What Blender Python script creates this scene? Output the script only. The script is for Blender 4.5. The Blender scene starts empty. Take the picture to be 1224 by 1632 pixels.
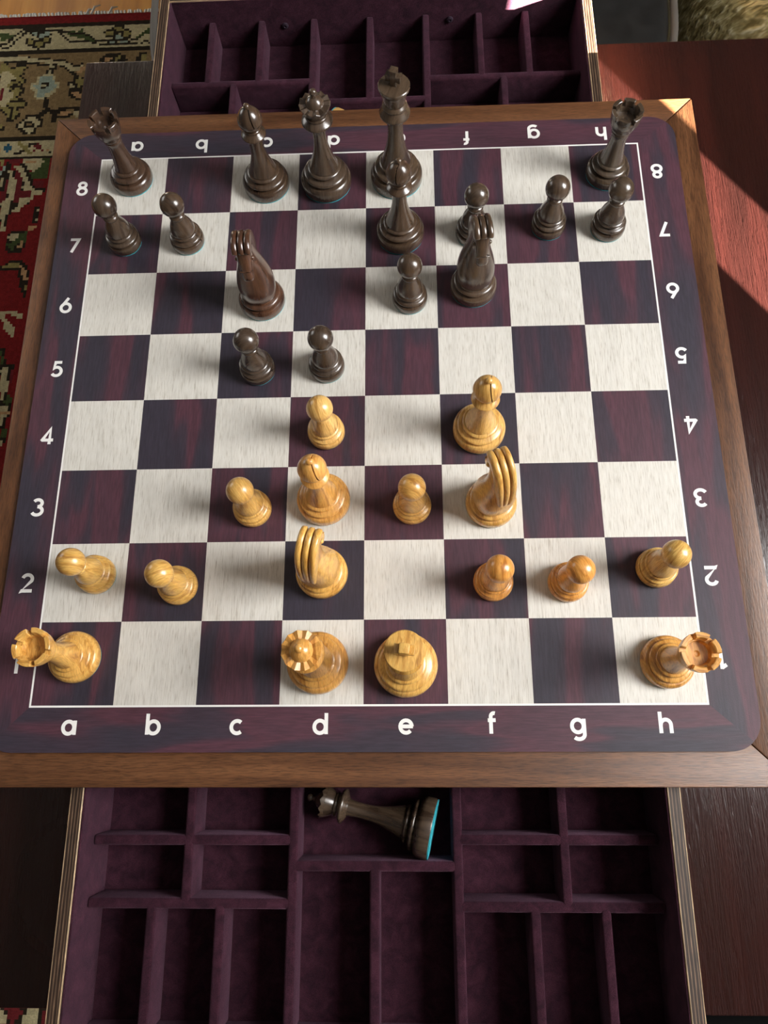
import bpy, bmesh, math, random
import numpy as np
from mathutils import Vector, Matrix, Euler
R = math.radians
random.seed(7)
scene = bpy.context.scene
COL = scene.collection
ZF = 0.558          # height of the playing surface above the wooden floor

# ------------------------------------------------------------- camera
cam_data = bpy.data.cameras.new('camera'); cam = bpy.data.objects.new('camera', cam_data); COL.objects.link(cam)
# rows: right, down, forward of the camera
Rr = Vector((0.99926, -0.00281, -0.03841)); Rd = Vector((-0.01382, -0.95705, -0.28958)); Rf = Vector((-0.03595, 0.28989, -0.95638))
Rf.normalize(); Rr = (Rr - Rf * Rr.dot(Rf)).normalized(); Rd = Rf.cross(Rr)
M = Matrix((Rr, -Rd, -Rf)).transposed().to_4x4(); M.translation = Vector((0.26183, -0.01930, 0.51014 + ZF))
cam.matrix_world = M
cam_data.sensor_fit = 'VERTICAL'; cam_data.sensor_height = 24.0; cam_data.sensor_width = 18.0
cam_data.lens = 24.0 * 1168.7 / 1632.0
cam_data.clip_start = 0.01; cam_data.clip_end = 50
scene.camera = cam

# ------------------------------------------------------------- light
scene.view_settings.view_transform = 'Standard'; scene.view_settings.look = 'None'
scene.view_settings.gamma = 1.0; scene.view_settings.use_curve_mapping = False
scene.view_settings.exposure = 0.07
world = bpy.data.worlds.new('world'); scene.world = world; world.use_nodes = True
wb = world.node_tree.nodes['Background']; wb.inputs['Color'].default_value = (0.80, 0.90, 1.0, 1); wb.inputs['Strength'].default_value = 1.0
SUN_DIR = Vector((0.6, -0.8, 0.20)).normalized()      # towards the sun
sl = bpy.data.lights.new('sun', 'SUN'); sl.energy = 300.0; sl.angle = R(0.18); sl.color = (1.0, 0.93, 0.82)
so = bpy.data.objects.new('sun', sl); COL.objects.link(so); so.rotation_euler = SUN_DIR.to_track_quat('Z', 'Y').to_euler()
al = bpy.data.lights.new('window_light', 'AREA'); al.shape = 'RECTANGLE'; al.size = 0.66; al.size_y = 1.20; al.energy = 66.0; al.color = (1.0, 0.99, 0.975)
ao = bpy.data.objects.new('window_light', al); COL.objects.link(ao)
ao.location = (1.55, 0.02, 1.03 + ZF); ao.rotation_euler = Vector((1.0, 0.0, 0.12)).to_track_quat('Z', 'Y').to_euler()
# added fill lamp on the far left, brightens the rug and floor there
al2 = bpy.data.lights.new('left_fill_light', 'AREA'); al2.shape = 'RECTANGLE'; al2.size = 1.2; al2.size_y = 1.0; al2.energy = 16.0; al2.color = (1.0, 0.97, 0.92)
ao2 = bpy.data.objects.new('left_fill_light', al2); COL.objects.link(ao2)
ao2.location = (-1.90, 1.55, 0.70 + ZF); ao2.rotation_euler = Vector((-1.0, 0.12, 0.75)).to_track_quat('Z', 'Y').to_euler()
# ------------------------------------------------------------- helpers
LOC = {}
def tag(o, label=None, cat=None, group=None, kind=None):
    if label: o['label'] = label
    if cat: o['category'] = cat
    if group: o['group'] = group
    if kind: o['kind'] = kind
    return o
def empty(name, loc, label, cat, group=None, rz=0.0):
    o = bpy.data.objects.new(name, None); COL.objects.link(o); o.empty_display_size = 0.02
    o.location = loc; o.rotation_euler = (0, 0, rz); LOC[o.name] = Vector(loc)
    return tag(o, label, cat, group)
def mesh(verts, faces, mat, smooth=None, bevel=0.0, seg=2):
    me = bpy.data.meshes.new('m'); me.from_pydata([tuple(v) for v in verts], [], faces); me.update()
    bm = bmesh.new(); bm.from_mesh(me); bmesh.ops.recalc_face_normals(bm, faces=bm.faces)
    if bevel:
        es = [e for e in bm.edges if len(e.link_faces) == 2 and e.calc_face_angle(0) > 0.5]
        bmesh.ops.bevel(bm, geom=es, offset=bevel, segments=seg, affect='EDGES', profile=0.5, clamp_overlap=True)
    bm.to_mesh(me); bm.free()
    if smooth is not None:
        me.shade_smooth(); me.set_sharp_from_angle(angle=R(smooth))
    if mat: me.materials.append(mat)
    return me
def link(name, me, parent=None, loc=(0, 0, 0), rot=(0, 0, 0)):
    o = bpy.data.objects.new(name, me); COL.objects.link(o); me.name = name
    if parent is not None: o.parent = parent
    o.location = loc; o.rotation_euler = rot
    return o
def boxv(x0, x1, y0, y1, z0, z1):
    v = [(x, y, z) for z in (z0, z1) for y in (y0, y1) for x in (x0, x1)]
    return v, [(0, 2, 3, 1), (4, 5, 7, 6), (0, 1, 5, 4), (2, 6, 7, 3), (0, 4, 6, 2), (1, 3, 7, 5)]
def wbox(name, x0, x1, y0, y1, z0, z1, mat, parent=None, bevel=0.0, seg=2):
    """box given in the scene's own coordinates (z relative to the playing surface); origin in the box's centre"""
    c = Vector(((x0 + x1) / 2, (y0 + y1) / 2, (z0 + z1) / 2 + ZF)); h = ((x1 - x0) / 2, (y1 - y0) / 2, (z1 - z0) / 2)
    v, f = boxv(-h[0], h[0], -h[1], h[1], -h[2], h[2])
    o = link(name, mesh(v, f, mat, 40 if bevel else None, bevel, seg), parent, c - world_loc(parent)); LOC[o.name] = c
    return o
def world_loc(p):
    return LOC[p.name] if p is not None else Vector((0, 0, 0))
def prism(pts, z0, z1):
    n = len(pts); v = [(x, y, z0) for x, y in pts] + [(x, y, z1) for x, y in pts]
    return v, [tuple(range(n))[::-1], tuple(range(n, 2 * n))] + [(i, (i + 1) % n, n + (i + 1) % n, n + i) for i in range(n)]
def lathe(prof, seg=56):
    """prof: (r, z) pairs in mm, closed on the axis at both ends"""
    v = []; f = []; rings = []
    for r, z in prof:
        if r < 1e-6: rings.append([len(v)]); v.append((0, 0, z / 1000))
        else:
            rings.append(list(range(len(v), len(v) + seg)))
            v += [(r * math.cos(2 * math.pi * i / seg) / 1000, r * math.sin(2 * math.pi * i / seg) / 1000, z / 1000) for i in range(seg)]
    for a, b in zip(rings, rings[1:]):
        for i in range(seg):
            j = (i + 1) % seg
            if len(a) == 1 and len(b) == 1: continue
            if len(a) == 1: f.append((a[0], b[j], b[i]))
            elif len(b) == 1: f.append((a[i], a[j], b[0]))
            else: f.append((a[i], a[j], b[j], b[i]))
    return v, f
def arc(r0, z0, r1, z1, h, n=8):
    """bulging (h>0 outwards) curve between two profile points"""
    dx, dz = r1 - r0, z1 - z0; L = math.hypot(dx, dz); cx, cz = (r0 + r1) / 2 + dz / L * 2 * h, (z0 + z1) / 2 - dx / L * 2 * h
    return [((1 - t) ** 2 * r0 + 2 * t * (1 - t) * cx + t * t * r1, (1 - t) ** 2 * z0 + 2 * t * (1 - t) * cz + t * t * z1) for t in [i / n for i in range(n + 1)]]
def sphere_prof(cz, r, a0, a1, n=16, sz=1.0):
    return [(r * math.cos(R(a0 + (a1 - a0) * i / n)), cz + sz * r * math.sin(R(a0 + (a1 - a0) * i / n))) for i in range(n + 1)]
def tube(path, rad, seg=10, flat=1.0):
    """closed tube along 3-D points; rad number or list"""
    path = [Vector(p) for p in path]; n = len(path); v = []; f = []
    rad = rad if isinstance(rad, (list, tuple)) else [rad] * n
    for i, p in enumerate(path):
        t = (path[min(i + 1, n - 1)] - path[max(i - 1, 0)]).normalized()
        a = Vector((1, 0, 0)); a = (a - t * a.dot(t)); a = a.normalized() if a.length > 0.1 else Vector((0, 1, 0)); b = t.cross(a)
        for k in range(seg):
            w = 2 * math.pi * k / seg; v.append(p + a * math.cos(w) * rad[i] + b * math.sin(w) * rad[i] * flat)
    for i in range(n - 1):
        for k in range(seg):
            j = (k + 1) % seg; f.append((i * seg + k, i * seg + j, (i + 1) * seg + j, (i + 1) * seg + k))
    f.append(tuple(range(seg))[::-1]); f.append(tuple(range((n - 1) * seg, n * seg)))
    return v, f
def join(*vf):
    V = []; F = []
    for v, f in vf:
        o = len(V); V += list(v); F += [tuple(i + o for i in q) for q in f]
    return V, F

# ------------------------------------------------------------- materials
def newmat(name):
    m = bpy.data.materials.new(name); m.use_nodes = True
    nt = m.node_tree; b = nt.nodes['Principled BSDF']; return m, nt, b
def N(nt, typ, **kw):
    n = nt.nodes.new(typ)
    for k, v in kw.items(): setattr(n, k, v)
    return n
def coords(nt, scale, rand=True, rot=(0, 0, 0)):
    tc = N(nt, 'ShaderNodeTexCoord'); mp = N(nt, 'ShaderNodeMapping'); mp.inputs['Scale'].default_value = scale; mp.inputs['Rotation'].default_value = rot
    if rand:
        oi = N(nt, 'ShaderNodeObjectInfo'); ml = N(nt, 'ShaderNodeVectorMath', operation='SCALE'); cx = N(nt, 'ShaderNodeCombineXYZ')
        for i, k in enumerate((37.0, 61.0, 23.0)):
            mm = N(nt, 'ShaderNodeMath', operation='MULTIPLY'); mm.inputs[1].default_value = k; nt.links.new(oi.outputs['Random'], mm.inputs[0]); nt.links.new(mm.outputs[0], cx.inputs[i])
        nt.links.new(cx.outputs[0], mp.inputs['Location'])
    nt.links.new(tc.outputs['Object'], mp.inputs['Vector']); return mp.outputs['Vector']
def noise(nt, vec, scale=1.0, detail=3.0, rough=0.55, dist=0.0):
    n = N(nt, 'ShaderNodeTexNoise'); n.inputs['Scale'].default_value = scale; n.inputs['Detail'].default_value = detail
    n.inputs['Roughness'].default_value = rough; n.inputs['Distortion'].default_value = dist; nt.links.new(vec, n.inputs['Vector']); return n.outputs['Fac']
def ramp(nt, fac, stops, interp='LINEAR'):
    r = N(nt, 'ShaderNodeValToRGB'); cr = r.color_ramp; cr.interpolation = interp
    while len(cr.elements) < len(stops): cr.elements.new(0.5)
    for e, (p, c) in zip(cr.elements, stops): e.position = p; e.color = (*c, 1) if len(c) == 3 else c
    nt.links.new(fac, r.inputs['Fac']); return r.outputs['Color']
def mix(nt, a, b, fac, mode='MIX'):
    m = N(nt, 'ShaderNodeMix', data_type='RGBA', blend_type=mode)
    for sock, val in ((m.inputs['Factor'], fac), (m.inputs[6], a), (m.inputs[7], b)):
        if isinstance(val, bpy.types.NodeSocket): nt.links.new(val, sock)
        else: sock.default_value = (*val, 1) if isinstance(val, tuple) else val
    return m.outputs[2]
def bump(nt, b, h, strength, dist=0.0005):
    n = N(nt, 'ShaderNodeBump'); n.inputs['Strength'].default_value = strength; n.inputs['Distance'].default_value = dist
    nt.links.new(h, n.inputs['Height']); nt.links.new(n.outputs[0], b.inputs['Normal'])
def g3(v): return (v, v, v)

def printed_rosewood(name, axis):
    m, nt, b = newmat(name)
    al, ac = 6.0, 38.0
    s = (ac, al, 20) if axis == 'y' else (al, ac, 20)
    v = coords(nt, s); n1 = noise(nt, v, 1.0, 2.5, 0.5, 0.35)
    col = ramp(nt, n1, [(0.40, (0.030, 0.024, 0.037)), (0.48, (0.040, 0.024, 0.037)), (0.54, (0.075, 0.026, 0.040)), (0.66, (0.060, 0.024, 0.037))])
    s2 = (900, 70, 20) if axis == 'y' else (70, 900, 20)
    n2 = noise(nt, coords(nt, s2), 1.0, 3.0, 0.6, 0.4)
    col = mix(nt, col, ramp(nt, n2, [(0.35, g3(0.80)), (0.65, g3(1.18))]), 1.0, 'MULTIPLY')
    nt.links.new(col, b.inputs['Base Color']); b.inputs['Roughness'].default_value = 0.55; b.inputs['Specular IOR Level'].default_value = 0.45
    n3 = noise(nt, coords(nt, (2500, 2500, 2500)), 1.0, 2.0); bump(nt, b, n3, 0.35, 0.0002)
    return m
def printed_maple():
    m, nt, b = newmat('printed_pale_wood')
    n2 = noise(nt, coords(nt, (1700, 90, 20)), 1.0, 3.0, 0.6, 0.3)
    col = ramp(nt, n2, [(0.28, (0.40, 0.36, 0.30)), (0.42, (0.62, 0.59, 0.53)), (0.60, (0.70, 0.675, 0.62))])
    n4 = noise(nt, coords(nt, (220, 9, 20)), 1.0, 2.0, 0.6)
    col = mix(nt, col, ramp(nt, n4, [(0.35, g3(0.95)), (0.6, g3(1.02))]), 1.0, 'MULTIPLY')
    nt.links.new(col, b.inputs['Base Color']); b.inputs['Roughness'].default_value = 0.6
    n3 = noise(nt, coords(nt, (2500, 2500, 2500)), 1.0, 2.0); bump(nt, b, n3, 0.3, 0.0002)
    return m
def walnut(name, axis, dark=(0.060, 0.022, 0.008), mid=(0.115, 0.046, 0.018), lite=(0.175, 0.075, 0.030), rough=0.42, fs=1.0):
    m, nt, b = newmat(name)
    def sc(a, c): return {'x': (a, c, c), 'y': (c, a, c), 'z': (c, c, a)}[axis]
    n1 = noise(nt, coords(nt, sc(5, 70 * fs)), 1.0, 3.0, 0.6, 0.6)
    col = ramp(nt, n1, [(0.30, dark), (0.50, mid), (0.72, lite)])
    n2 = noise(nt, coords(nt, sc(120, 1500 * fs)), 1.0, 2.0, 0.6)
    col = mix(nt, col, ramp(nt, n2, [(0.36, g3(0.62)), (0.52, g3(1.05)), (0.70, g3(1.22))]), 1.0, 'MULTIPLY')
    nt.links.new(col, b.inputs['Base Color']); b.inputs['Roughness'].default_value = rough
    bump(nt, b, n2, 0.5, 0.0003)
    return m
def piece_wood(name, dark, mid, lite, rough, freq, coat):
    m, nt, b = newmat(name)
    oi = N(nt, 'ShaderNodeObjectInfo')
    n1 = noise(nt, coords(nt, (freq, freq * 0.18, freq * 0.12), rot=(0.3, 0.2, 0.5)), 1.0, 3.0, 0.6, 0.8)
    col = ramp(nt, n1, [(0.33, dark), (0.43, mid), (0.52, lite), (0.62, mid), (0.74, lite)])
    n2 = noise(nt, coords(nt, (3500, 260, 260), rot=(0.3, 0.2, 0.5)), 1.0, 2.0)
    col = mix(nt, col, ramp(nt, n2, [(0.35, g3(0.80)), (0.6, g3(1.06))]), 1.0, 'MULTIPLY')
    col = mix(nt, col, oi.outputs['Color'], 1.0, 'MULTIPLY')
    nt.links.new(col, b.inputs['Base Color']); b.inputs['Roughness'].default_value = rough
    b.inputs['Coat Weight'].default_value = coat; b.inputs['Coat Roughness'].default_value = 0.22
    bump(nt, b, n2, 0.12, 0.0002)
    return m
def flat(name, col, rough=0.5, metal=0.0, spec=0.5, nz=None):
    m, nt, b = newmat(name)
    if nz:
        n = noise(nt, coords(nt, (nz[0],) * 3, rand=False), 1.0, 3.0)
        c = ramp(nt, n, [(0.3, tuple(x * (1 - nz[1]) for x in col)), (0.7, tuple(x * (1 + nz[1]) for x in col))])
        nt.links.new(c, b.inputs['Base Color'])
    else: b.inputs['Base Color'].default_value = (*col, 1)
    b.inputs['Roughness'].default_value = rough; b.inputs['Metallic'].default_value = metal; b.inputs['Specular IOR Level'].default_value = spec
    return m
def velvet():
    m, nt, b = newmat('purple_velvet')
    n1 = noise(nt, coords(nt, (90, 90, 90)), 1.0, 4.0, 0.65, 0.5); n2 = noise(nt, coords(nt, (2200, 2200, 2200)), 1.0, 2.0)
    col = ramp(nt, n1, [(0.32, (0.020, 0.0070, 0.0120)), (0.55, (0.038, 0.0120, 0.0205)), (0.72, (0.056, 0.0185, 0.030))])
    col = mix(nt, col, ramp(nt, n2, [(0.35, g3(0.65)), (0.65, g3(1.35))]), 1.0, 'MULTIPLY')
    nt.links.new(col, b.inputs['Base Color']); b.inputs['Roughness'].default_value = 0.95; b.inputs['Specular IOR Level'].default_value = 0.1
    b.inputs['Sheen Weight'].default_value = 0.22; b.inputs['Sheen Roughness'].default_value = 0.4; b.inputs['Sheen Tint'].default_value = (0.75, 0.42, 0.62, 1)
    bump(nt, b, n2, 0.8, 0.0005)
    return m
def plywood():
    """edge of birch plywood: plies stacked across x (object space, 9 mm thick)"""
    m, nt, b = newmat('plywood_edge')
    tc = N(nt, 'ShaderNodeTexCoord'); sp = N(nt, 'ShaderNodeSeparateXYZ'); nt.links.new(tc.outputs['Object'], sp.inputs[0])
    nz = noise(nt, coords(nt, (400, 30, 400)), 1.0, 2.0)
    a = N(nt, 'ShaderNodeMath', operation='MULTIPLY_ADD'); a.inputs[1].default_value = 1000 / 9.0; a.inputs[2].default_value = 0.5; nt.links.new(sp.outputs[0], a.inputs[0])
    c = N(nt, 'ShaderNodeMath', operation='MULTIPLY_ADD'); c.inputs[1].default_value = 0.10; nt.links.new(nz, c.inputs[0]); nt.links.new(a.outputs[0], c.inputs[2])
    d = N(nt, 'ShaderNodeMath', operation='SUBTRACT'); d.inputs[1].default_value = 0.05; nt.links.new(c.outputs[0], d.inputs[0])
    L, D, Mi = (0.46, 0.32, 0.19), (0.028, 0.014, 0.008), (0.17, 0.105, 0.065)
    col = ramp(nt, d.outputs[0], [(0.0, L), (0.07, L), (0.12, D), (0.25, D), (0.31, Mi), (0.37, D), (0.49, D), (0.55, Mi), (0.61, D), (0.73, D), (0.78, Mi), (0.83, D), (0.90, D), (0.94, L)], 'LINEAR')
    n2 = noise(nt, coords(nt, (900, 60, 900)), 1.0, 3.0, 0.7); col = mix(nt, col, ramp(nt, n2, [(0.3, g3(0.45)), (0.55, g3(1.0)), (0.7, g3(1.7))]), 1.0, 'MULTIPLY')
    nt.links.new(col, b.inputs['Base Color']); b.inputs['Roughness'].default_value = 0.5
    return m
def table_wood():
    m, nt, b = newmat('dark_mahogany_table')
    n1 = noise(nt, coords(nt, (45, 3.0, 45), rand=False), 1.0, 3.0, 0.6, 0.8)
    col = ramp(nt, n1, [(0.3, (0.017, 0.0050, 0.0040)), (0.7, (0.029, 0.0072, 0.0056))])
    nt.links.new(col, b.inputs['Base Color']); b.inputs['Roughness'].default_value = 0.24; b.inputs['Specular IOR Level'].default_value = 0.5
    n2 = noise(nt, coords(nt, (520, 28, 300), rand=False), 1.0, 3.0, 0.6, 0.9)
    h = ramp(nt, n2, [(0.40, g3(0.0)), (0.56, g3(1.0))]); bump(nt, b, h, 0.42, 0.0006)
    # a faint ring left by a pot: only the varnish is duller there
    tc = N(nt, 'ShaderNodeTexCoord'); vm = N(nt, 'ShaderNodeVectorMath', operation='DISTANCE'); vm.inputs[1].default_value = RING
    nt.links.new(tc.outputs['Object'], vm.inputs[0])
    rr = ramp(nt, vm.outputs['Value'], [(0.0580, g3(0.27)), (0.0590, g3(0.34)), (0.0600, g3(0.27))]); nt.links.new(rr, b.inputs['Roughness'])
    return m
RING = (0.0, 0.0, 0.0)
def plank_wood():
    m, nt, b = newmat('honey_floor_board')
    n1 = noise(nt, coords(nt, (30, 2.5, 30)), 1.0, 3.0, 0.6, 0.6)
    col = ramp(nt, n1, [(0.3, (0.44, 0.160, 0.018)), (0.55, (0.62, 0.26, 0.035)), (0.75, (0.74, 0.36, 0.06))])
    nt.links.new(col, b.inputs['Base Color']); b.inputs['Roughness'].default_value = 0.5; return m
MAT = dict(
    rose_y=printed_rosewood('printed_rosewood_along', 'y'), rose_x=printed_rosewood('printed_rosewood_across', 'x'), maple=printed_maple(),
    wal_x=walnut('walnut_across', 'x'), wal_y=walnut('walnut_along', 'y'), ink=flat('white_print', (0.84, 0.83, 0.80), 0.5),
    mat_edge=flat('mat_edge', (0.10, 0.055, 0.09), 0.7, nz=(900, 0.5)),
    box=piece_wood('honey_boxwood', (0.40, 0.185, 0.040), (0.60, 0.320, 0.080), (0.74, 0.450, 0.142), 0.33, 330, 0.5),
    ebon=piece_wood('dark_stained_wood', (0.030, 0.017, 0.0105), (0.054, 0.034, 0.0215), (0.080, 0.052, 0.033), 0.27, 110, 0.7),
    felt=flat('turquoise_felt', (0.02, 0.33, 0.40), 0.9, nz=(2500, 0.3)), cut=flat('dark_groove', (0.006, 0.004, 0.003), 0.8),
    velvet=velvet(), ply=plywood(), table=table_wood(), plank=plank_wood(),
    hall=flat('hallway_wall_paint', (0.20, 0.19, 0.17), 0.8), ceil=flat('ceiling_paint', (0.30, 0.295, 0.28), 0.9), blocker=flat('grey_blocker', (0.30, 0.29, 0.27), 0.8),
    leather=flat('black_leather', (0.012, 0.012, 0.012), 0.33, nz=(60, 0.3)), pipe=flat('pale_piping', (0.10, 0.09, 0.08), 0.4),
    dark_fill=flat('dark_fill_black', (0.004, 0.004, 0.004), 0.95, spec=0.1), screw=flat('dull_screw', (0.06, 0.04, 0.06), 0.5, 0.6), fringe=flat('white_cotton_fringe', (0.75, 0.72, 0.66), 0.9))

# ============================================================= the room
TZ = -0.09                      # table top, below the playing surface
def structure(o): o['kind'] = 'structure'; return o
XR = 1.60
structure(wbox('floor', -2.0, 1.75, -2.1, 2.5, -ZF - 0.06, -ZF - 0.0005, MAT['plank']))
floor_o = bpy.data.objects['floor']
x = -1.995; k = 0
while x < 1.70:                                                     # each board of the floor on its own
    w = 0.094; y = -2.09
    cuts = [-2.09, -2.09 + 0.5 + 0.9 * random.random()]
    while cuts[-1] < 1.3: cuts.append(cuts[-1] + 1.1 + 0.5 * random.random())
    cuts = cuts[:-1] + [2.49] if 2.49 - cuts[-1] < 0.4 else cuts + [2.49]
    for a, b_ in zip(cuts, cuts[1:]):
        wbox('floor_board', x + 0.0008, x + w - 0.0008, a + 0.0008, b_ - 0.0008, -ZF - 0.02, -ZF + random.uniform(-0.0004, 0.0), MAT['plank'], floor_o, 0.0012, 1)
    x += w
structure(wbox('ceiling', -2.0, 1.75, -2.1, 2.5, 2.0, 2.06, MAT['ceil']))
structure(wbox('wall_left', -2.06, -2.0, -2.1, 2.5, -ZF - 0.06, 2.0, MAT['hall']))
structure(wbox('wall_back', -2.0, 1.75, 2.5, 2.56, -ZF - 0.06, 2.0, MAT['hall']))
structure(wbox('wall_front', -2.0, 1.75, -2.16, -2.1, -ZF - 0.06, 2.0, MAT['hall']))
v, f = join(boxv(0, .15, -2.1, -1.40, -ZF - .06, 2.0), boxv(0, .15, -0.55, 2.5, -ZF - .06, 2.0), boxv(0, .15, -1.40, -0.55, -ZF - .06, -0.42), boxv(0, .15, -1.40, -0.55, 0.95, 2.0))
structure(link('wall_right', mesh(v, f, MAT['hall']), None, (XR, 0, ZF)))
# two unseen panels added to mask the sun leave one lit gap; their edges follow the photograph's two shadow lines
def at_wall(p):
    s = (XR - p[0]) / SUN_DIR.x; return p[1] + s * SUN_DIR.y, p[2] + s * SUN_DIR.z
(b1y, b1z), (b2y, b2z), (a1y, a1z) = at_wall((.4910, .4884, -.003)), at_wall((.5722, .3656, -.09)), at_wall((.5315, .5558, -.09))
k = (b1y - b2y) / (b1z - b2z)
def blocker(yl, yr, label):
    """outline in the wall plane; yl / yr give y as a function of z"""
    z0, z1 = -0.42, 0.95
    pts = [(yl(z0), z0), (yr(z0), z0), (yr(z1), z1), (yl(z1), z1)]
    v = [(0.0, y, z) for y, z in pts] + [(0.006, y, z) for y, z in pts]
    o = link('sun_blocker', mesh(v, [(0, 1, 2, 3), (7, 6, 5, 4), (0, 4, 5, 1), (1, 5, 6, 2), (2, 6, 7, 3), (3, 7, 4, 0)], MAT['blocker']), None, (XR, 0, ZF))
    tag(o, label, 'blocker')
blocker(lambda z: -1.40, lambda z: b2y + k * (z - b2z), 'unseen grey panel added to stop the sun, near side of the gap')
blocker(lambda z: a1y + k * (z - a1z), lambda z: -0.55, 'unseen grey panel added to stop the sun, far side of the gap')

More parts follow.
